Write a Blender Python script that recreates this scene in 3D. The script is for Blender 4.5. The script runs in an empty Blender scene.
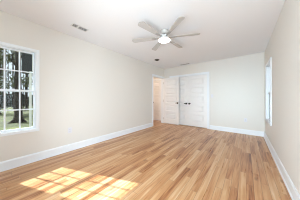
import bpy, bmesh, math, random
from mathutils import Vector, Matrix
random.seed(7)
S = bpy.context.scene
C = S.collection
PI = math.pi
R = math.radians

# ------------------------------------------------------------------ camera
CAMZ = 1.11
cam_d = bpy.data.cameras.new('camera')
cam_d.sensor_width = 36.0
cam_d.lens = 124.3 / 300 * 36
cam_d.shift_y = -1.8 / 300
cam_d.clip_start = 0.02
cam_d.clip_end = 400
cam = bpy.data.objects.new('camera', cam_d)
cam.location = (0, 0, CAMZ)
cam.rotation_euler = (R(90), 0, R(37.7))
C.objects.link(cam)
S.camera = cam

# ------------------------------------------------------------------ world, sun, added fill lamps, exposure
W = bpy.data.worlds.new('sky')
S.world = W
W.use_nodes = True
wn = W.node_tree
bg = wn.nodes['Background']
bg.inputs['Color'].default_value = (0.80, 0.90, 1.0, 1)
bg.inputs['Strength'].default_value = 0.8

sun_d = bpy.data.lights.new('sun', 'SUN')
sun_d.energy = 8.0
sun_d.angle = R(0.53)
sun_d.color = (0.93, 0.97, 1.0)
sun = bpy.data.objects.new('sun', sun_d)
sun.rotation_euler = Vector((1.02, 0.385, -1.0)).to_track_quat('-Z', 'Y').to_euler()
C.objects.link(sun)


def fill_lamp(name, loc, direction, sx, sy, power, color):
    """area lamp added in an unseen window opening to brighten the room"""
    d = bpy.data.lights.new(name, 'AREA')
    d.shape = 'RECTANGLE'
    d.size = sx
    d.size_y = sy
    d.energy = power
    d.color = color
    o = bpy.data.objects.new(name, d)
    o.location = loc
    o.rotation_euler = Vector(direction).to_track_quat('-Z', 'Y').to_euler()
    C.objects.link(o)
    return o


# room: x XL..XR, y YR..YB, z 0..H
XL, XR, YB, YR, H = -2.94, 0.422, 4.85, -0.65, 2.44
T = 0.12
fill_lamp('fill_rear', (-0.72, YR - 0.10, 0.75), (0, 1, 0), 1.50, 1.30, 84, (0.795, 0.892, 1.0))  # added lamp behind the camera, brightens the whole room
low = fill_lamp('fill_back_wall', (-0.32, YR - 0.09, 0.92), (0, 1, 0.01), 0.50, 0.75, 4.6, (0.68, 0.86, 1.0))  # added narrow cool lamp that makes the bright patch on the back wall
low.data.spread = R(36)
fill_lamp('fill_side', (XR + 0.10, 0.15, 1.24), (-1, 0, 0), 0.75, 1.25, 18, (0.795, 0.892, 1.0))  # weaker added lamp, fills in from the right behind the camera

S.view_settings.view_transform = 'Standard'
S.view_settings.look = 'None'
S.view_settings.exposure = 0.60
S.view_settings.gamma = 1.0
S.view_settings.use_curve_mapping = False
S.cycles.use_denoising = True
S.cycles.filter_width = 1.1
S.cycles.max_bounces = 12
S.cycles.diffuse_bounces = 8
S.cycles.transparent_max_bounces = 12
S.cycles.sample_clamp_indirect = 6


# ------------------------------------------------------------------ materials
def new_mat(name):
    m = bpy.data.materials.new(name)
    m.use_nodes = True
    nt = m.node_tree
    return m, nt, nt.nodes['Principled BSDF']


def paint(name, col, rough=0.5, metal=0.0, bump=0.0, bscale=120.0, vary=0.0, vscale=2.0, spec=None):
    m, nt, b = new_mat(name)
    b.inputs['Base Color'].default_value = (*col, 1)
    b.inputs['Roughness'].default_value = rough
    b.inputs['Metallic'].default_value = metal
    if spec is not None:
        b.inputs['Specular IOR Level'].default_value = spec
    tc = nt.nodes.new('ShaderNodeTexCoord')
    if vary > 0:
        n = nt.nodes.new('ShaderNodeTexNoise')
        n.inputs['Scale'].default_value = vscale
        n.inputs['Detail'].default_value = 4
        nt.links.new(tc.outputs['Object'], n.inputs['Vector'])
        r = nt.nodes.new('ShaderNodeMix')
        r.data_type = 'RGBA'
        r.inputs[6].default_value = (*[c * (1 - vary) for c in col], 1)
        r.inputs[7].default_value = (*[min(1, c * (1 + vary)) for c in col], 1)
        nt.links.new(n.outputs['Fac'], r.inputs[0])
        nt.links.new(r.outputs[2], b.inputs['Base Color'])
    if bump > 0:
        n2 = nt.nodes.new('ShaderNodeTexNoise')
        n2.inputs['Scale'].default_value = bscale
        nt.links.new(tc.outputs['Object'], n2.inputs['Vector'])
        bp = nt.nodes.new('ShaderNodeBump')
        bp.inputs['Strength'].default_value = bump
        bp.inputs['Distance'].default_value = 0.002
        nt.links.new(n2.outputs['Fac'], bp.inputs['Height'])
        nt.links.new(bp.outputs['Normal'], b.inputs['Normal'])
    return m


def emitter(name, col, strength):
    m, nt, b = new_mat(name)
    b.inputs['Base Color'].default_value = (0.9, 0.9, 0.88, 1)
    b.inputs['Emission Color'].default_value = (*col, 1)
    b.inputs['Emission Strength'].default_value = strength
    return m


def glass_mat():
    m, nt, b = new_mat('window_glass')
    nt.nodes.remove(b)
    out = nt.nodes['Material Output']
    tr = nt.nodes.new('ShaderNodeBsdfTransparent')
    tr.inputs['Color'].default_value = (0.93, 0.95, 0.94, 1)
    gl = nt.nodes.new('ShaderNodeBsdfGlossy')
    gl.inputs['Roughness'].default_value = 0.02
    fr = nt.nodes.new('ShaderNodeFresnel')
    fr.inputs['IOR'].default_value = 1.2
    mx = nt.nodes.new('ShaderNodeMixShader')
    nt.links.new(fr.outputs[0], mx.inputs[0])
    nt.links.new(tr.outputs[0], mx.inputs[1])
    nt.links.new(gl.outputs[0], mx.inputs[2])
    nt.links.new(mx.outputs[0], out.inputs['Surface'])
    return m


def floor_mat():
    m, nt, b = new_mat('oak_strip_floor')
    N, L = nt.nodes, nt.links

    def math_(op, a, bb=None, c=None):
        n = N.new('ShaderNodeMath')
        n.operation = op
        for i, v in enumerate((a, bb, c)):
            if v is None:
                continue
            if isinstance(v, (int, float)):
                n.inputs[i].default_value = v
            else:
                L.new(v, n.inputs[i])
        return n.outputs[0]
    tc = N.new('ShaderNodeTexCoord')
    sep = N.new('ShaderNodeSeparateXYZ')
    L.new(tc.outputs['Object'], sep.inputs[0])
    x, y = sep.outputs[0], sep.outputs[1]
    bw = 0.076
    xi = math_('DIVIDE', x, bw)
    row = math_('FLOOR', xi)
    fx = math_('SUBTRACT', xi, row)
    wn1 = N.new('ShaderNodeTexWhiteNoise')
    wn1.noise_dimensions = '1D'
    L.new(row, wn1.inputs['W'])
    off = math_('MULTIPLY', wn1.outputs['Value'], 7.3)
    ln = math_('MULTIPLY_ADD', wn1.outputs['Value'], 0.8, 0.7)
    yi = math_('ADD', math_('DIVIDE', y, ln), off)
    seg = math_('FLOOR', yi)
    fy = math_('SUBTRACT', yi, seg)
    idx = N.new('ShaderNodeCombineXYZ')
    L.new(row, idx.inputs[0])
    L.new(seg, idx.inputs[1])
    wn2 = N.new('ShaderNodeTexWhiteNoise')
    wn2.noise_dimensions = '2D'
    L.new(idx.outputs[0], wn2.inputs['Vector'])
    rnd = wn2.outputs['Value']
    # grain, stretched along the boards and shifted from board to board
    sc = N.new('ShaderNodeVectorMath')
    sc.operation = 'MULTIPLY'
    sc.inputs[1].default_value = (38, 2.2, 1)
    L.new(tc.outputs['Object'], sc.inputs[0])
    sh = N.new('ShaderNodeVectorMath')
    sh.operation = 'MULTIPLY_ADD'
    L.new(wn2.outputs['Color'], sh.inputs[0])
    sh.inputs[1].default_value = (40, 40, 40)
    L.new(sc.outputs[0], sh.inputs[2])
    g = N.new('ShaderNodeTexNoise')
    g.inputs['Scale'].default_value = 1.0
    g.inputs['Detail'].default_value = 5
    g.inputs['Roughness'].default_value = 0.6
    g.inputs['Distortion'].default_value = 0.6
    L.new(sh.outputs[0], g.inputs['Vector'])
    g2 = N.new('ShaderNodeTexNoise')
    g2.inputs['Scale'].default_value = 0.35
    g2.inputs['Detail'].default_value = 3
    g2.inputs['Distortion'].default_value = 1.4
    L.new(sh.outputs[0], g2.inputs['Vector'])
    ramp = N.new('ShaderNodeValToRGB')
    cr = ramp.color_ramp
    cr.elements[0].position = 0.0
    cr.elements[0].color = (0.17, 0.062, 0.022, 1)
    cr.elements[1].position = 1.0
    cr.elements[1].color = (0.73, 0.555, 0.385, 1)
    for p, c in ((0.16, (0.35, 0.140, 0.052, 1)), (0.36, (0.50, 0.244, 0.104, 1)), (0.60, (0.59, 0.336, 0.165, 1)), (0.82, (0.66, 0.435, 0.25, 1))):
        e = cr.elements.new(p)
        e.color = c
    val = math_('ADD', math_('MULTIPLY', rnd, 0.50), math_('MULTIPLY', math_('SUBTRACT', g2.outputs['Fac'], 0.5), 1.2))
    val = math_('ADD', val, math_('MULTIPLY', math_('SUBTRACT', g.outputs['Fac'], 0.5), 0.75))
    val = math_('ADD', val, 0.23)
    L.new(val, ramp.inputs[0])
    # knots and mineral streaks
    vm = N.new('ShaderNodeVectorMath')
    vm.operation = 'MULTIPLY'
    vm.inputs[1].default_value = (7.0, 2.6, 1)
    L.new(tc.outputs['Object'], vm.inputs[0])
    vo = N.new('ShaderNodeTexVoronoi')
    vo.inputs['Scale'].default_value = 1.0
    L.new(vm.outputs[0], vo.inputs['Vector'])
    kn = N.new('ShaderNodeMapRange')
    kn.inputs[1].default_value = 0.05
    kn.inputs[2].default_value = 0.17
    kn.inputs[3].default_value = 0.55
    kn.inputs[4].default_value = 0.0
    L.new(vo.outputs['Distance'], kn.inputs[0])
    vsep = N.new('ShaderNodeSeparateColor')
    L.new(vo.outputs['Color'], vsep.inputs[0])
    has = math_('GREATER_THAN', vsep.outputs[0], 0.62)
    kfac = math_('MULTIPLY', kn.outputs[0], has)
    mk = N.new('ShaderNodeMix')
    mk.data_type = 'RGBA'
    L.new(kfac, mk.inputs[0])
    L.new(ramp.outputs[0], mk.inputs[6])
    mk.inputs[7].default_value = (0.16, 0.065, 0.025, 1)
    # seams between boards
    ex = math_('MINIMUM', fx, math_('SUBTRACT', 1.0, fx))
    sx = math_('LESS_THAN', ex, 0.020)
    ey = math_('MULTIPLY', math_('MINIMUM', fy, math_('SUBTRACT', 1.0, fy)), ln)
    sy = math_('LESS_THAN', ey, 0.0016)
    sm = math_('MULTIPLY', math_('MAXIMUM', sx, sy), 0.7)
    ms = N.new('ShaderNodeMix')
    ms.data_type = 'RGBA'
    L.new(sm, ms.inputs[0])
    L.new(mk.outputs[2], ms.inputs[6])
    ms.inputs[7].default_value = (0.14, 0.07, 0.035, 1)
    L.new(ms.outputs[2], b.inputs['Base Color'])
    b.inputs['Roughness'].default_value = 0.33
    rr = math_('MULTIPLY_ADD', g.outputs['Fac'], 0.16, 0.22)
    L.new(rr, b.inputs['Roughness'])
    bp = N.new('ShaderNodeBump')
    bp.inputs['Strength'].default_value = 0.25
    bp.inputs['Distance'].default_value = 0.002
    hh = math_('SUBTRACT', math_('MULTIPLY', g.outputs['Fac'], 0.15), sm)
    L.new(hh, bp.inputs['Height'])
    L.new(bp.outputs['Normal'], b.inputs['Normal'])
    return m


def grass_mat():
    m, nt, b = new_mat('lawn')
    N, L = nt.nodes, nt.links
    tc = N.new('ShaderNodeTexCoord')
    n = N.new('ShaderNodeTexNoise')
    n.inputs['Scale'].default_value = 0.9
    n.inputs['Detail'].default_value = 8
    n.inputs['Roughness'].default_value = 0.7
    L.new(tc.outputs['Object'], n.inputs['Vector'])
    r = N.new('ShaderNodeValToRGB')
    r.color_ramp.elements[0].position = 0.36
    r.color_ramp.elements[0].color = (0.045, 0.036, 0.016, 1)
    r.color_ramp.elements[1].position = 0.62
    r.color_ramp.elements[1].color = (0.14, 0.15, 0.03, 1)
    e = r.color_ramp.elements.new(0.48)
    e.color = (0.065, 0.075, 0.02, 1)
    L.new(n.outputs['Fac'], r.inputs[0])
    L.new(r.outputs[0], b.inputs['Base Color'])
    b.inputs['Roughness'].default_value = 0.9
    return m


def bark_mat():
    m, nt, b = new_mat('bark')
    N, L = nt.nodes, nt.links
    tc = N.new('ShaderNodeTexCoord')
    vm = N.new('ShaderNodeVectorMath')
    vm.operation = 'MULTIPLY'
    vm.inputs[1].default_value = (14, 14, 2.5)
    L.new(tc.outputs['Object'], vm.inputs[0])
    n = N.new('ShaderNodeTexNoise')
    n.inputs['Scale'].default_value = 1
    n.inputs['Detail'].default_value = 6
    L.new(vm.outputs[0], n.inputs['Vector'])
    r = N.new('ShaderNodeValToRGB')
    r.color_ramp.elements[0].position = 0.35
    r.color_ramp.elements[0].color = (0.018, 0.013, 0.010, 1)
    r.color_ramp.elements[1].position = 0.7
    r.color_ramp.elements[1].color = (0.09, 0.07, 0.055, 1)
    L.new(n.outputs['Fac'], r.inputs[0])
    L.new(r.outputs[0], b.inputs['Base Color'])
    b.inputs['Roughness'].default_value = 0.95
    return m


M = dict(
    wall=paint('wall_paint', (0.768, 0.755, 0.722), 0.85, bump=0.15, bscale=300, spec=0.25),
    ceil=paint('ceiling_paint', (0.845, 0.86, 0.895), 0.9, bump=0.15, bscale=300, spec=0.2),
    trim=paint('trim_enamel', (0.84, 0.89, 0.94), 0.35),
    door=paint('door_enamel', (0.86, 0.87, 0.88), 0.38),
    vinyl=paint('white_vinyl', (0.83, 0.89, 0.95), 0.35),
    glass=glass_mat(),
    floor=floor_mat(),
    black=paint('black_metal', (0.008, 0.008, 0.008), 0.5, metal=0.2),
    fanwhite=paint('fan_white', (0.70, 0.70, 0.69), 0.5),
    blade=paint('blade_white', (0.53, 0.52, 0.51), 0.55, vary=0.05, vscale=6),
    nickel=paint('brushed_nickel', (0.30, 0.29, 0.28), 0.35, metal=0.9),
    bracket=paint('bracket_grey', (0.42, 0.41, 0.40), 0.45, metal=0.2),
    lens=emitter('lamp_lens', (1.0, 0.90, 0.78), 14.0),
    halllamp=emitter('hall_lamp', (1.0, 0.76, 0.58), 55.0),
    ventmetal=paint('vent_white', (0.74, 0.74, 0.74), 0.5),
    ventdark=paint('vent_duct', (0.10, 0.10, 0.10), 0.8),
    plastic=paint('outlet_plastic', (0.74, 0.75, 0.80), 0.3),
    slot=paint('socket_slot', (0.10, 0.10, 0.12), 0.5),
    darkfix=paint('dark_fixture', (0.055, 0.045, 0.035), 0.5),
    grass=grass_mat(),
    bark=bark_mat(),
    leaf=paint('evergreen_leaves', (0.045, 0.062, 0.028), 0.8, vary=0.45, vscale=1.2),
    leaf2=paint('olive_leaves', (0.13, 0.14, 0.065), 0.8, vary=0.4, vscale=1.2),
    hedge=paint('hedge_leaves', (0.075, 0.10, 0.085), 0.8, vary=0.3, vscale=1.0),
    siding=paint('grey_siding', (0.10, 0.105, 0.10), 0.8, vary=0.2),
    ext=paint('exterior_siding', (0.62, 0.62, 0.58), 0.8),
    shingle=paint('dark_shingle', (0.035, 0.035, 0.037), 0.85, vary=0.3, vscale=5),
    whitewood=paint('white_wood', (0.74, 0.74, 0.70), 0.6),
    soffit=paint('cream_soffit', (0.55, 0.52, 0.40), 0.7),
)


# ------------------------------------------------------------------ helpers
def bx(bm, x0, x1, y0, y1, z0, z1):
    vs = [bm.verts.new(p) for p in ((x0, y0, z0), (x1, y0, z0), (x1, y1, z0), (x0, y1, z0), (x0, y0, z1), (x1, y0, z1), (x1, y1, z1), (x0, y1, z1))]
    for f in ((0, 3, 2, 1), (4, 5, 6, 7), (0, 1, 5, 4), (1, 2, 6, 5), (2, 3, 7, 6), (3, 0, 4, 7)):
        bm.faces.new([vs[i] for i in f])


def lathe(bm, prof, seg=32, center=(0, 0, 0), axis='Z', cap=True):
    """prof: (radius, height) pairs"""
    rings = []
    for r, h in prof:
        ring = []
        for k in range(seg):
            a = 2 * PI * k / seg
            p = (r * math.cos(a), r * math.sin(a), h)
            if axis == 'Y':
                p = (p[0], p[2], p[1])
            elif axis == 'X':
                p = (p[2], p[0], p[1])
            ring.append(bm.verts.new(Vector(p) + Vector(center)))
        rings.append(ring)
    for a, b in zip(rings, rings[1:]):
        for k in range(seg):
            bm.faces.new((a[k], a[(k + 1) % seg], b[(k + 1) % seg], b[k]))
    if cap:
        bm.faces.new(rings[0])
        bm.faces.new(rings[-1])


def obj(name, bm, m, parent=None, bevel=0.0, smooth=False, kind=None):
    bmesh.ops.recalc_face_normals(bm, faces=bm.faces[:])
    me = bpy.data.meshes.new(name)
    bm.to_mesh(me)
    bm.free()
    me.materials.append(m)
    o = bpy.data.objects.new(name, me)
    C.objects.link(o)
    if parent is not None:
        o.parent = parent
    if bevel > 0:
        md = o.modifiers.new('bevel', 'BEVEL')
        md.width = bevel
        md.segments = 2
        md.limit_method = 'ANGLE'
    if smooth:
        for p in me.polygons:
            p.use_smooth = True
    if kind:
        o['kind'] = kind
    return o


def boxes(name, lst, m, parent=None, bevel=0.0, kind=None):
    bm = bmesh.new()
    for b in lst:
        bx(bm, *b)
    return obj(name, bm, m, parent, bevel, kind=kind)


def tag(o, label=None, cat=None, group=None, kind=None):
    if label:
        o['label'] = label
    if cat:
        o['category'] = cat
    if group:
        o['group'] = group
    if kind:
        o['kind'] = kind
    return o


def empty(name, loc, rz=0.0):
    o = bpy.data.objects.new(name, None)
    o.location = loc
    o.rotation_euler = (0, 0, rz)
    o.empty_display_size = 0.1
    C.objects.link(o)
    return o


def wall(name, axis, a0, a1, t0, t1, holes, z1=H, m=None, z0=0.0):
    """a wall along axis ('x' or 'y') from a0 to a1, thickness t0..t1, with rectangular holes (h0, h1, zlo, zhi)"""
    bm = bmesh.new()
    cuts = sorted({a0, a1, *[h[0] for h in holes], *[h[1] for h in holes]})
    for c0, c1 in zip(cuts, cuts[1:]):
        mid = (c0 + c1) / 2
        hs = [h for h in holes if h[0] < mid < h[1]]
        spans = [(z0, z1)]
        if hs:
            h = hs[0]
            spans = [(z0, h[2]), (h[3], z1)]
        for s0, s1 in spans:
            if s1 - s0 < 1e-4:
                continue
            if axis == 'x':
                bx(bm, c0, c1, t0, t1, s0, s1)
            else:
                bx(bm, t0, t1, c0, c1, s0, s1)
    return obj(name, bm, m or M['wall'], kind='structure')


# ------------------------------------------------------------------ room shell
WZ0, WZ1 = 0.575, 1.92          # window openings
LW = (-0.045, 0.505)            # window in the left wall (y range)
RW = (3.64, 4.42)               # window in the right wall (y range)
RW2 = (-0.25, 0.53)             # second right-hand window, unseen behind the camera, added for fill light
BWN = (-1.50, 0.06)             # wide unseen window added in the rear wall for fill light (x range)
DR = (4.00, 4.78)               # doorway in the left wall (y range)
CL = (-2.59, -1.112)            # closet opening (x range)
DH = 2.00

HX0 = -4.60                     # hall beyond the doorway
HYB = 5.10
bm = bmesh.new()
bx(bm, XL - T, XR + T, YR - T, 5.75, -0.06, 0.0)
bx(bm, HX0 - T, XL - T, 2.78, 5.75, -0.06, 0.0)
obj('floor', bm, M['floor'], kind='structure')
bm = bmesh.new()
bx(bm, XL - T, XR + T, YR - T, 5.75, H, H + 0.1)
bx(bm, HX0 - T, XL - T, 2.78, 5.75, H, H + 0.1)
obj('ceiling', bm, M['ceil'], kind='structure')
wall('wall_left', 'y', YR - T, YB, XL - T, XL, [(LW[0], LW[1], WZ0, WZ1), (DR[0], DR[1], 0, DH)])
wall('wall_right', 'y', YR - T, YB, XR, XR + T, [(RW[0], RW[1], WZ0, WZ1), (RW2[0], RW2[1], WZ0, WZ1)])
wall('wall_back', 'x', XL - T, XR + T, YB, YB + T, [(CL[0], CL[1], 0, DH)])
wall('wall_rear', 'x', XL, XR, YR - T, YR, [(BWN[0], BWN[1], 0.06, 1.98)])
# closet interior, closed by the double doors
wall('wall_closet_side', 'y', YB + T, 5.55, CL[1] + 0.05, CL[1] + 0.12, [])
wall('wall_closet_end', 'y', YB + T, 5.55, CL[0] - 0.12, CL[0] - 0.05, [])
wall('wall_closet_back', 'x', CL[0] - 0.12, CL[1] + 0.12, 5.55, 5.62, [])
# the hall
HD = (-3.83, -3.23)
wall('wall_hall_back', 'x', HX0, XL - T, HYB, HYB + T, [(HD[0], HD[1], 0, DH)])
wall('wall_hall_side', 'x', HX0, XL - T, 2.90 - T, 2.90, [])
wall('wall_hall_end', 'y', 2.90 - T, HYB + T, HX0 - T, HX0, [])
wall('wall_hall_return', 'y', YB, HYB + T, XL - T, XL - T + 0.06, [])


# ------------------------------------------------------------------ baseboards
def baseboard(name, axis, a0, a1, face, side, h=0.145):
    """face: wall plane coordinate; side: +1 if the room lies on the positive side of it"""
    prof = [(0, 0), (0.026, 0), (0.026, 0.010), (0.020, 0.020), (0.015, 0.022), (0.015, h - 0.022), (0.010, h - 0.010), (0.006, h), (0, h)]
    bm = bmesh.new()
    ends = []
    for a in (a0, a1):
        ring = []
        for d, z in prof:
            q = face + side * d
            ring.append(bm.verts.new((a, q, z) if axis == 'x' else (q, a, z)))
        ends.append(ring)
    n = len(prof)
    for k in range(n):
        bm.faces.new((ends[0][k], ends[0][(k + 1) % n], ends[1][(k + 1) % n], ends[1][k]))
    bm.faces.new(ends[0])
    bm.faces.new(ends[1])
    return obj(name, bm, M['trim'], kind='structure')


CW = 0.068
baseboard('baseboard_left', 'y', YR, DR[0] - CW, XL, 1)
baseboard('baseboard_right', 'y', YR, YB, XR, -1)
baseboard('baseboard_back', 'x', CL[1] + CW + 0.012, XR, YB, -1)
baseboard('baseboard_corner', 'x', XL, CL[0] - CW, YB, -1)
baseboard('baseboard_rear', 'x', XL, BWN[0] - 0.05, YR, 1)
baseboard('baseboard_hall', 'x', HX0, HD[0] - CW, HYB, -1)


# ------------------------------------------------------------------ windows
def casing(lst, axis, a0, a1, z0, z1, face, side, w, d=0.018, bottom=True):
    """flat boards round an opening, as boxes (axis: direction along the wall)"""
    t = sorted((face, face + side * d))

    def add(p0, p1, q0, q1):
        lst.append((p0, p1, t[0], t[1], q0, q1) if axis == 'x' else (t[0], t[1], p0, p1, q0, q1))
    add(a0 - w, a0, z0 - (w if bottom else 0), z1 + w)
    add(a1, a1 + w, z0 - (w if bottom else 0), z1 + w)
    add(a0, a1, z1, z1 + w)
    if bottom:
        add(a0, a1, z0 - w, z0)


def window(name, axis, a0, a1, face, side, cols, label, WZ0=WZ0, WZ1=WZ1, zm=1.235):
    """double-hung window; side = +1 when the room is on the positive side of the wall face"""
    root = empty(name, ((a0 + a1) / 2, face, WZ0) if axis == 'x' else (face, (a0 + a1) / 2, WZ0))
    tag(root, label, 'window', kind='structure')
    ox, oy, oz = root.location

    def loc(l):
        return [(b[0] - ox, b[1] - ox, b[2] - oy, b[3] - oy, b[4] - oz, b[5] - oz) for b in l]

    def B(p0, p1, d0, d1, q0, q1):
        """along p, depth d (positive = outward from the room), height q"""
        t = sorted((face - side * d0, face - side * d1))
        return (p0, p1, t[0], t[1], q0, q1) if axis == 'x' else (t[0], t[1], p0, p1, q0, q1)
    w = 0.045
    l = []
    casing(l, axis, a0, a1, WZ0, WZ1, face, side, w)
    boxes('window_casing', loc(l), M['trim'], root, 0.002)
    j = 0.008
    l = [B(a0, a0 + j, 0.0, T, WZ0, WZ1), B(a1 - j, a1, 0.0, T, WZ0, WZ1), B(a0 + j, a1 - j, 0.0, T, WZ1 - j, WZ1), B(a0 + j, a1 - j, 0.0, T, WZ0, WZ0 + j)]
    boxes('window_jamb', loc(l), M['vinyl'], root, 0.001)
    for nm, d0, z0, z1 in (('upper_sash', 0.062, zm - 0.018, WZ1 - j), ('lower_sash', 0.030, WZ0 + j, zm + 0.018)):
        s = 0.020
        p0, p1 = a0 + j, a1 - j
        l = [B(p0, p0 + s, d0, d0 + 0.03, z0, z1), B(p1 - s, p1, d0, d0 + 0.03, z0, z1),
             B(p0 + s, p1 - s, d0, d0 + 0.03, z0, z0 + (0.024 if nm == 'lower_sash' else 0.03)),
             B(p0 + s, p1 - s, d0, d0 + 0.03, z1 - (0.03 if nm == 'lower_sash' else 0.02), z1)]
        sash = boxes(nm, loc(l), M['vinyl'], root, 0.001)
        l = []
        gw = (p1 - p0 - 2 * s)
        for k in range(1, cols):
            c = p0 + s + gw * k / cols
            l.append(B(c - 0.009, c + 0.009, d0 + 0.008, d0 + 0.022, z0 + 0.02, z1 - 0.02))
        zc = (z0 + z1) / 2
        l.append(B(p0 + s, p1 - s, d0 + 0.0095, d0 + 0.0205, zc - 0.009, zc + 0.009))
        boxes('muntins', loc(l), M['vinyl'], sash)
        boxes('pane', loc([B(p0 + s - 0.004, p1 - s + 0.004, d0 + 0.013, d0 + 0.017, z0 + 0.016, z1 - 0.014)]), M['glass'], sash)
    # sash lock on the meeting rail
    mid = (a0 + a1) / 2
    boxes('sash_lock', loc([B(mid - 0.025, mid + 0.025, 0.036, 0.056, zm + 0.0185, zm + 0.03)]), M['vinyl'], root, 0.002)
    return root


window('window_1', 'y', LW[0], LW[1], XL, 1, 3, 'white double-hung window with grid muntins looking out on the lawn')
window('window_2', 'y', RW[0], RW[1], XR, -1, 3, 'white window in the right wall near the far corner')
window('added_window_side', 'y', RW2[0], RW2[1], XR, -1, 3, 'unseen white window added in the right wall near the rear of the room for fill light')  # out of view, added to hold the side fill lamp
window('added_window_rear', 'x', BWN[0], BWN[1], YR, 1, 6, 'unseen wide tall white window added in the rear wall for fill light', 0.06, 1.98, 1.10)  # out of view, added and made tall for the rear fill lamps


# ------------------------------------------------------------------ doors
def handle(parent, x, z, yface, ydir, lever):
    """lever handle: round rosette, neck and a bar pointing along lever (+1 or -1 in x)"""
    bm = bmesh.new()
    prof = [(0.036, 0.0), (0.036, 0.007), (0.032, 0.011), (0.013, 0.013), (0.012, 0.048), (0.013, 0.058), (0.004, 0.060)]
    lathe(bm, [(r, h * ydir) for r, h in prof], 24, (x, yface, z), 'Y')
    n = 8
    rings = []
    for k in range(n + 1):
        t = k / n
        px = x + lever * (-0.010 + 0.085 * t)
        w_, h_ = 0.009 - 0.002 * t, 0.016 - 0.003 * t
        zc = z + 0.004 * math.sin(t * PI)
        yc = yface + ydir * (0.050 - 0.006 * t)
        rings.append([bm.verts.new((px, yc + w_ * math.cos(2 * PI * j / 10), zc + h_ * math.sin(2 * PI * j / 10))) for j in range(10)])
    for p, q in zip(rings, rings[1:]):
        for j in range(10):
            bm.faces.new((p[j], p[(j + 1) % 10], q[(j + 1) % 10], q[j]))
    bm.faces.new(rings[0])
    bm.faces.new(rings[-1])
    return tag(obj('door_handle', bm, M['black'], parent, smooth=True), 'black lever handle')


def door_leaf(parent, w, h, th=0.035, npan=5):
    """five-panel slab, hinge edge at x=0, thickness along +y from 0"""
    st, rl = 0.115, 0.10
    bm = bmesh.new()
    bx(bm, 0, st, 0, th, 0, h)
    bx(bm, w - st, w, 0, th, 0, h)
    bot = 0.19
    ph = (h - bot - rl - rl * (npan - 1)) / npan
    zs = [bot + k * (ph + rl) for k in range(npan)]
    bx(bm, st, w - st, 0, th, 0, bot)
    for z in zs:
        bx(bm, st, w - st, 0, th, z + ph, z + ph + rl)
        # recessed field with sloping sticking and a raised centre, both faces
        for yf, sg in ((0.0, 1), (th, -1)):
            r0 = [(st, z), (w - st, z), (w - st, z + ph), (st, z + ph)]
            layers = [(0.0, 0.0), (0.022, 0.0170), (0.030, 0.0170), (0.056, 0.003)]
            rings = []
            for ins, dep in layers:
                rings.append([bm.verts.new((x + (ins if i in (0, 3) else -ins), yf + sg * dep, zz + (ins if i < 2 else -ins))) for i, (x, zz) in enumerate(r0)])
            for a, b in zip(rings, rings[1:]):
                for k in range(4):
                    bm.faces.new((a[k], a[(k + 1) % 4], b[(k + 1) % 4], b[k]))
            bm.faces.new(rings[-1])
    return obj('door_leaf', bm, M['door'], parent)


def hinges(parent, x, y, h):
    for z in (0.2, h / 2, h - 0.2):
        bm = bmesh.new()
        lathe(bm, [(0.006, -0.045), (0.006, 0.045)], 10, (x, y, z))
        obj('hinge', bm, M['nickel'], parent, smooth=True)


# entry door, swung open flat in front of the back wall
d1 = empty('door_1', (XL + 0.012, 4.765, 0.012), R(-1.2))
tag(d1, 'white five-panel door swung open against the closet, black lever handle', 'door', kind='structure')
door_leaf(d1, 0.755, 1.975)
handle(d1, 0.755 - 0.065, 0.895, 0.0, -1, -1)
handle(d1, 0.755 - 0.065, 0.895, 0.035, 1, -1)
hinges(d1, -0.004, -0.004, 1.975)
# closet double doors
hw = (CL[1] - CL[0]) / 2
for nm, x0, kx, lv, lb in (('door_2', CL[0] + 0.014, hw - 0.073, -1, 'white closet door half hidden behind the open door'),
                       ('door_3', CL[0] + hw + 0.002, 0.060, 1, 'white closet door nearest the bare back wall')):
    d = empty(nm, (x0, YB + 0.012, 0.018), 0)
    tag(d, lb, 'door', kind='structure')
    door_leaf(d, hw - 0.016, DH - 0.018 - 0.018)
    handle(d, kx, 0.875, 0.0, -1, lv)
# hall door
d = empty('door_4', (HD[0] + 0.012, HYB + 0.012, 0.02), 0)
tag(d, 'white panelled door across the hall, seen through the doorway', 'door', kind='structure')
door_leaf(d, HD[1] - HD[0] - 0.024, DH - 0.035)
handle(d, 0.07, 0.88, 0.0, -1, 1)


def frame_trim(name, axis, a0, a1, face, side, depth):
    """casing and jamb lining of a door opening"""
    l = []
    casing(l, axis, a0, a1, 0.0, DH, face, side, CW, bottom=False)
    t = sorted((face, face - side * depth))
    j = 0.012
    for p0, p1, q0, q1 in ((a0, a0 + j, 0, DH), (a1 - j, a1, 0, DH), (a0 + j, a1 - j, DH - j, DH)):
        l.append((p0, p1, t[0], t[1], q0, q1) if axis == 'x' else (t[0], t[1], p0, p1, q0, q1))
    return boxes(name, l, M['trim'], bevel=0.002, kind='structure')


frame_trim('trim_1', 'y', DR[0], DR[1], XL, 1, T)
frame_trim('trim_2', 'x', CL[0], CL[1], YB, -1, T)
frame_trim('trim_3', 'x', HD[0], HD[1], HYB, -1, T)

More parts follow.
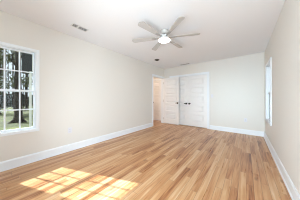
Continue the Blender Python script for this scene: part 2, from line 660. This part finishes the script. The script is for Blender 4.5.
# ------------------------------------------------------------------ ceiling fan
FX, FY = -1.274, 2.108
fan = empty('ceiling_fan', (FX, FY, H))
tag(fan, 'white six-blade ceiling fan with lit round lamp, hanging from the ceiling', 'ceiling fan')
bm = bmesh.new()
lathe(bm, [(0.070, 0.0), (0.070, -0.012), (0.062, -0.034), (0.035, -0.050), (0.018, -0.054)], 40)
obj('canopy', bm, M['fanwhite'], fan, smooth=True)
bm = bmesh.new()
lathe(bm, [(0.0735, -0.0005), (0.0735, -0.006)], 40)
tag(obj('canopy_ring', bm, M['nickel'], fan, smooth=False), 'thin dark metal ring')
bm = bmesh.new()
lathe(bm, [(0.0125, -0.050), (0.0125, -0.085)], 20)
obj('downrod', bm, M['nickel'], fan, smooth=True)
bm = bmesh.new()
lathe(bm, [(0.022, -0.078), (0.050, -0.088), (0.084, -0.104), (0.094, -0.122), (0.094, -0.148), (0.086, -0.166), (0.060, -0.170)], 48)
obj('motor_housing', bm, M['fanwhite'], fan, smooth=True)
bm = bmesh.new()
lathe(bm, [(0.090, -0.168), (0.112, -0.176), (0.118, -0.186), (0.116, -0.192)], 48)
obj('lamp_fitter', bm, M['fanwhite'], fan, smooth=True)
bm = bmesh.new()
lathe(bm, [(0.112, -0.190), (0.112, -0.194), (0.106, -0.199), (0.080, -0.203), (0.040, -0.205), (0.010, -0.2055)], 48)
obj('lamp_shade', bm, M['lens'], fan, smooth=True)


def blade_parts(parent, ang):
    rot = Matrix.Rotation(ang, 4, 'Z')
    pitch = Matrix.Rotation(R(11), 4, 'X')
    # blade outline: root at r=.17, rounded tip at r=.68
    pts = []
    r0, r1 = 0.185, 0.665
    n = 14
    for k in range(n + 1):
        t = k / n
        x = r0 + (r1 - 0.04 - r0) * t
        hw_ = 0.036 + 0.022 * (t ** 0.8)
        pts.append((x, hw_))
    tip = []
    for k in range(1, 8):
        a = PI / 2 - PI * k / 8
        tip.append((r1 - 0.04 + 0.04 * math.cos(a), 0.058 * math.sin(a)))
    outline = pts + tip + [(x, -y) for x, y in reversed(pts)]
    bm = bmesh.new()
    top = [bm.verts.new(rot @ (pitch @ Vector((x, y, 0.004)) + Vector((0, 0, -0.140)))) for x, y in outline]
    bot = [bm.verts.new(rot @ (pitch @ Vector((x, y, -0.004)) + Vector((0, 0, -0.140)))) for x, y in outline]
    bm.faces.new(top)
    bm.faces.new(bot)
    m_ = len(outline)
    for k in range(m_):
        bm.faces.new((top[k], top[(k + 1) % m_], bot[(k + 1) % m_], bot[k]))
    b = obj('blade', bm, M['blade'], parent)
    # bracket: arm from the motor to the blade with a spade under it
    bm = bmesh.new()
    ol = [(0.095, 0.020), (0.15, 0.014), (0.185, 0.030), (0.235, 0.030), (0.255, 0.012), (0.255, -0.012), (0.235, -0.030), (0.185, -0.030), (0.15, -0.014), (0.095, -0.020)]
    top = [bm.verts.new(rot @ (pitch @ Vector((x, y, -0.0045)) + Vector((0, 0, -0.140)))) for x, y in ol]
    bot = [bm.verts.new(rot @ (pitch @ Vector((x, y, -0.0095)) + Vector((0, 0, -0.140)))) for x, y in ol]
    bm.faces.new(top)
    bm.faces.new(bot)
    for k in range(len(ol)):
        bm.faces.new((top[k], top[(k + 1) % len(ol)], bot[(k + 1) % len(ol)], bot[k]))
    obj('blade_bracket', bm, M['bracket'], b)


# angles measured from the camera's right-hand direction
for k in range(6):
    blade_parts(fan, R(37.7 + 47 + 60 * k))


# ------------------------------------------------------------------ ceiling registers
def register(name, x, y, lx, ly, label, bars_along, div=None):
    root = empty(name, (x, y, H))
    tag(root, label, 'ceiling vent')
    fr = 0.016
    a, b = lx / 2, ly / 2
    boxes('vent_frame', [(-a, a, -b, -b + fr, -0.008, -0.0005), (-a, a, b - fr, b, -0.008, -0.0005), (-a, -a + fr, -b + fr, b - fr, -0.008, -0.0005), (a - fr, a, -b + fr, b - fr, -0.008, -0.0005)], M['ventmetal'], root, 0.0015)
    boxes('duct_opening', [(-a + fr, a - fr, -b + fr, b - fr, -0.0025, -0.0005)], M['ventdark'], root)
    n = 3
    l = []
    if bars_along == 'y':
        for k in range(n):
            c = -a + fr + (lx - 2 * fr) * (k + .5) / n
            l.append((c - 0.001, c + 0.001, -b + fr, b - fr, -0.0075, -0.003))
    else:
        for k in range(n):
            c = -b + fr + (ly - 2 * fr) * (k + .5) / n
            l.append((-a + fr, a - fr, c - 0.0015, c + 0.0015, -0.0075, -0.003))
    boxes('louvers', l, M['ventmetal'], root)
    if div is not None:
        boxes('divider', [(-a + fr, a - fr, div - 0.012, div + 0.012, -0.0085, -0.003)], M['ventmetal'], root)
    return root


register('ceiling_vent', -2.475, 1.045, 0.135, 0.28, 'small ceiling vent with dark slots above the left wall', 'y', div=-0.035)
register('ceiling_vent.001', -1.90, 4.68, 0.40, 0.16, 'long ceiling vent in front of the closet doors', 'x')

fx = empty('ceiling_fixture', (-2.435, 3.545, H))
tag(fx, 'small dark round fixture on the ceiling near the doorway', 'ceiling fixture')
bm = bmesh.new()
lathe(bm, [(0.085, -0.0005), (0.085, -0.010), (0.075, -0.018), (0.05, -0.022)], 32)
obj('base', bm, M['darkfix'], fx, smooth=True)
bm = bmesh.new()
lathe(bm, [(0.045, -0.020), (0.042, -0.032), (0.028, -0.041), (0.008, -0.044)], 32, (0.0, 0, 0))
obj('dome', bm, M['darkfix'], fx, smooth=True)


# ------------------------------------------------------------------ outlets
def outlet(name, loc, rz, label):
    """plate in the local x-z plane, facing -y"""
    root = empty(name, loc, rz)
    tag(root, label, 'outlet')
    bm = bmesh.new()
    bx(bm, -0.036, 0.036, -0.006, -0.0003, -0.058, 0.058)
    obj('cover_plate', bm, M['plastic'], root, 0.002)
    for z in (-0.020, 0.020):
        bm = bmesh.new()
        bx(bm, -0.017, 0.017, -0.0085, -0.006, z - 0.014, z + 0.014)
        s = obj('socket', bm, M['plastic'], root, 0.003)
        boxes('slot', [(-0.008, -0.006, -0.0089, -0.0084, z - 0.005, z + 0.006), (0.006, 0.008, -0.0089, -0.0084, z - 0.004, z + 0.005)], M['slot'], s)
    return root


outlet('electrical_outlet', (XL, 1.04, 0.435), R(90), 'white electrical outlet low on the left wall beside the window')
outlet('electrical_outlet.001', (-0.012, YB, 0.436), 0, 'white electrical outlet low on the bare back wall')

sw = empty('light_switch', (-0.955, YB, 1.19))
tag(sw, 'white light switch on the back wall just beside the closet doors', 'light switch')
bm = bmesh.new()
bx(bm, -0.036, 0.036, -0.006, -0.0003, -0.058, 0.058)
obj('cover_plate', bm, M['plastic'], sw, 0.002)
bm = bmesh.new()
bx(bm, -0.016, 0.016, -0.010, -0.006, -0.032, 0.032)
obj('rocker', bm, M['plastic'], sw, 0.002)

# hall ceiling lamp
hl = empty('hall_lamp', (-3.75, 4.05, H))
tag(hl, 'warm round ceiling lamp lighting the hall beyond the doorway', 'ceiling lamp')
bm = bmesh.new()
lathe(bm, [(0.14, -0.0005), (0.14, -0.02), (0.12, -0.025)], 32)
obj('lamp_base', bm, M['fanwhite'], hl, smooth=True)
bm = bmesh.new()
lathe(bm, [(0.125, -0.02), (0.12, -0.05), (0.08, -0.075), (0.01, -0.085)], 32)
obj('lamp_shade', bm, M['halllamp'], hl, smooth=True)

# ------------------------------------------------------------------ outside
GZ = -0.50
bm = bmesh.new()
bmesh.ops.create_grid(bm, x_segments=40, y_segments=40, size=60)
for v in bm.verts:
    v.co.x -= 30
    v.co.z = GZ + 0.04 * math.sin(v.co.x * 0.9) * math.cos(v.co.y * 0.7) - 0.04
lawn = obj('ground', bm, M['grass'], kind='structure')
# foundation so that the house stands on the lawn
boxes('trim_4', [(XL - T, XR + T, YR - T, 5.75, GZ - 0.1, -0.065), (HX0 - T, XL - T, 2.78, 5.75, GZ - 0.1, -0.065)], M['ext'], kind='structure')


def limb(bm, p0, p1, r0, r1, seg=7):
    p0, p1 = Vector(p0), Vector(p1)
    d = (p1 - p0).normalized()
    a = d.cross(Vector((0, 0, 1)))
    if a.length < 0.05:
        a = d.cross(Vector((1, 0, 0)))
    a.normalize()
    b = d.cross(a)
    rings = []
    for p, r in ((p0, r0), (p1, r1)):
        rings.append([bm.verts.new(p + (a * math.cos(2 * PI * k / seg) + b * math.sin(2 * PI * k / seg)) * r) for k in range(seg)])
    for k in range(seg):
        bm.faces.new((rings[0][k], rings[0][(k + 1) % seg], rings[1][(k + 1) % seg], rings[1][k]))
    bm.faces.new(rings[0])
    bm.faces.new(rings[1])


def tree(x, y, h, r, seed, label, leaves=None, density=0, branch_from=0.35, flare=1.8, name='tree', lsize=0.10, nbr=16, wide=1.0, group=None):
    rg = random.Random(seed)
    root = empty(name, (x, y, GZ))
    tag(root, label, 'tree', group)
    bm = bmesh.new()
    pts = []
    n = 9
    wx = wy = 0
    for k in range(n + 1):
        t = k / n
        pts.append((Vector((wx, wy, t * h - 0.05)), r * (1 - 0.8 * t)))
        wx += rg.uniform(-1, 1) * 0.02 * h / 2
        wy += rg.uniform(-1, 1) * 0.012 * h / 2
    # flared foot
    limb(bm, (0, 0, -0.1), (0, 0, 0.35), r * flare, r * 1.05, 10)
    for k in range(6 if flare > 1.1 else 0):
        a = 2 * PI * k / 6 + rg.uniform(-.3, .3)
        limb(bm, (math.cos(a) * r * 2.1, math.sin(a) * r * 2.1, -0.06), (0, 0, 0.30), r * .35, r * .6, 6)
    for a, b in zip(pts, pts[1:]):
        limb(bm, a[0], b[0], a[1], b[1], 10)
    ends = []

    def grow(p, d, ln, rad, lev):
        q = p + d * ln
        limb(bm, p, q, rad, rad * .6, 5)
        ends.append((q, lev))
        ends.append(((p + q) / 2, lev))
        if lev > 0:
            for _ in range(3):
                dd = (d + Vector((rg.uniform(-.8, .8), rg.uniform(-.8, .8), rg.uniform(-.25, .7)))).normalized()
                grow(p + d * ln * rg.uniform(.45, 1), dd, ln * rg.uniform(.5, .8), rad * .55, lev - 1)
    for k in range(nbr):
        t = branch_from + (1 - branch_from) * (k + .5) / nbr
        i = min(n - 1, int(t * n))
        p = pts[i][0].lerp(pts[i + 1][0], t * n - i)
        a = rg.uniform(0, 2 * PI)
        d = Vector((math.cos(a) * .8, math.sin(a) * .8, rg.uniform(.3, 1.1))).normalized()
        grow(p, d, h * .13 * wide * (1.25 - t * .7), r * .42 * (1.2 - t), 2)
    obj('trunk', bm, M['bark'], root)
    if leaves:
        bm = bmesh.new()
        for q, lev in ends:
            for _ in range(density):
                c = q + Vector((rg.gauss(0, .28), rg.gauss(0, .28), rg.gauss(0, .24)))
                s = lsize * rg.uniform(.6, 1.4)
                u = Vector((rg.uniform(-1, 1), rg.uniform(-1, 1), rg.uniform(-1, 1))).normalized()
                v = u.orthogonal().normalized()
                vs = [bm.verts.new(c + u * s), bm.verts.new(c + v * s * .5), bm.verts.new(c - u * s), bm.verts.new(c - v * s * .5)]
                bm.faces.new(vs)
        obj('foliage', bm, leaves, root)
    return root


tree(-12.2, 1.21, 9.0, 0.22, 3, 'thick-trunked tree with a flared foot on the lawn outside the window', None, branch_from=.38, nbr=9, wide=.5, flare=1.5)
spots = [
    (-20.0, 0.60, 10, .10, M['leaf2'], 4, 'leafy olive-green tree at the far side of the lawn', .8),
    (-23.6, 3.1, 11, .13, M['leaf2'], 4, 'olive-leaved tree far behind the thick trunk and the shed', .8),
    (-23.6, -0.6, 11, .13, M['leaf'], 4, 'dark-leaved tree at the far side of the lawn, nearest the window frame', .7),
]
for i, (x, y, h, r, lm, dn, lb, wd) in enumerate(spots):
    tree(x, y, h, r, 20 + i, lb, lm, dn, branch_from=.2, lsize=.13, nbr=16, wide=wd)
rg = random.Random(11)
for i in range(20):
    x = -26.3 - i * .5
    y = -x * (.022 + .125 * ((i * 0.382 + .1) % 1.0))
    if i % 7 == 6:
        y += .5
    tree(x, y, rg.uniform(9, 12), rg.uniform(.05, .10), 60 + i, 'slender leafless tree in the thicket beyond the lawn', None, branch_from=.2, nbr=7, wide=.3, flare=1.0, group='slender bare trees of the thicket')


# hedge at the far side of the lawn
def hedge(name, x, y0, y1, h, m, label, seed, ls=.16, n=2600, dx=.9):
    rg = random.Random(seed)
    bm = bmesh.new()
    for _ in range(n):
        yy = rg.uniform(y0, y1)
        hh = h * (.75 + .25 * math.sin(yy * 1.7 + seed) * math.cos(yy * .6))
        c = Vector((x + rg.gauss(0, dx), yy, GZ + rg.random() ** .8 * hh))
        s = ls * rg.uniform(.7, 1.6)
        u = Vector((rg.uniform(-1, 1), rg.uniform(-1, 1), rg.uniform(-1, 1))).normalized()
        v = u.orthogonal().normalized()
        bm.faces.new([bm.verts.new(c + u * s), bm.verts.new(c + v * s * .6), bm.verts.new(c - u * s), bm.verts.new(c - v * s * .6)])
    o = obj(name, bm, m)
    tag(o, label, 'hedge')
    return o


hedge('hedge', -39.0, -5, 9, 3.2, M['hedge'], 'long grey-green hedge closing the far side of the lawn', 5, ls=.3, n=3800, dx=.8)

# neighbouring shed with a porch post
shed = empty('shed', (-8.5, 0.95, GZ), -math.atan(.111))
tag(shed, 'small grey shed with dark roof edge and white porch post on the lawn', 'shed')
boxes('wall', [(-1.0, -0.25, 0.44, 2.6, 0, 2.95)], M['siding'], shed)
boxes('corner_board', [(-0.27, -0.235, 0.44, 0.52, 0, 2.95)], M['whitewood'], shed)
tag(boxes('porch_post', [(-0.12, -0.03, 0.26, 0.35, 0, 2.95)], M['whitewood'], shed, 0.005), 'white square post')
boxes('roof', [(-1.1, 0.0, 0.0, 0.37, 2.95, 3.8), (-1.1, -0.03, 0.37, 2.8, 2.95, 3.8)], M['shingle'], shed)
boxes('fascia_board', [(-0.03, 0.0, 0.37, 0.46, 2.95, 3.8)], M['soffit'], shed)
boxes('shutter', [(-0.25, -0.23, 0.60, 0.95, 1.0, 2.2)], M['whitewood'], shed)
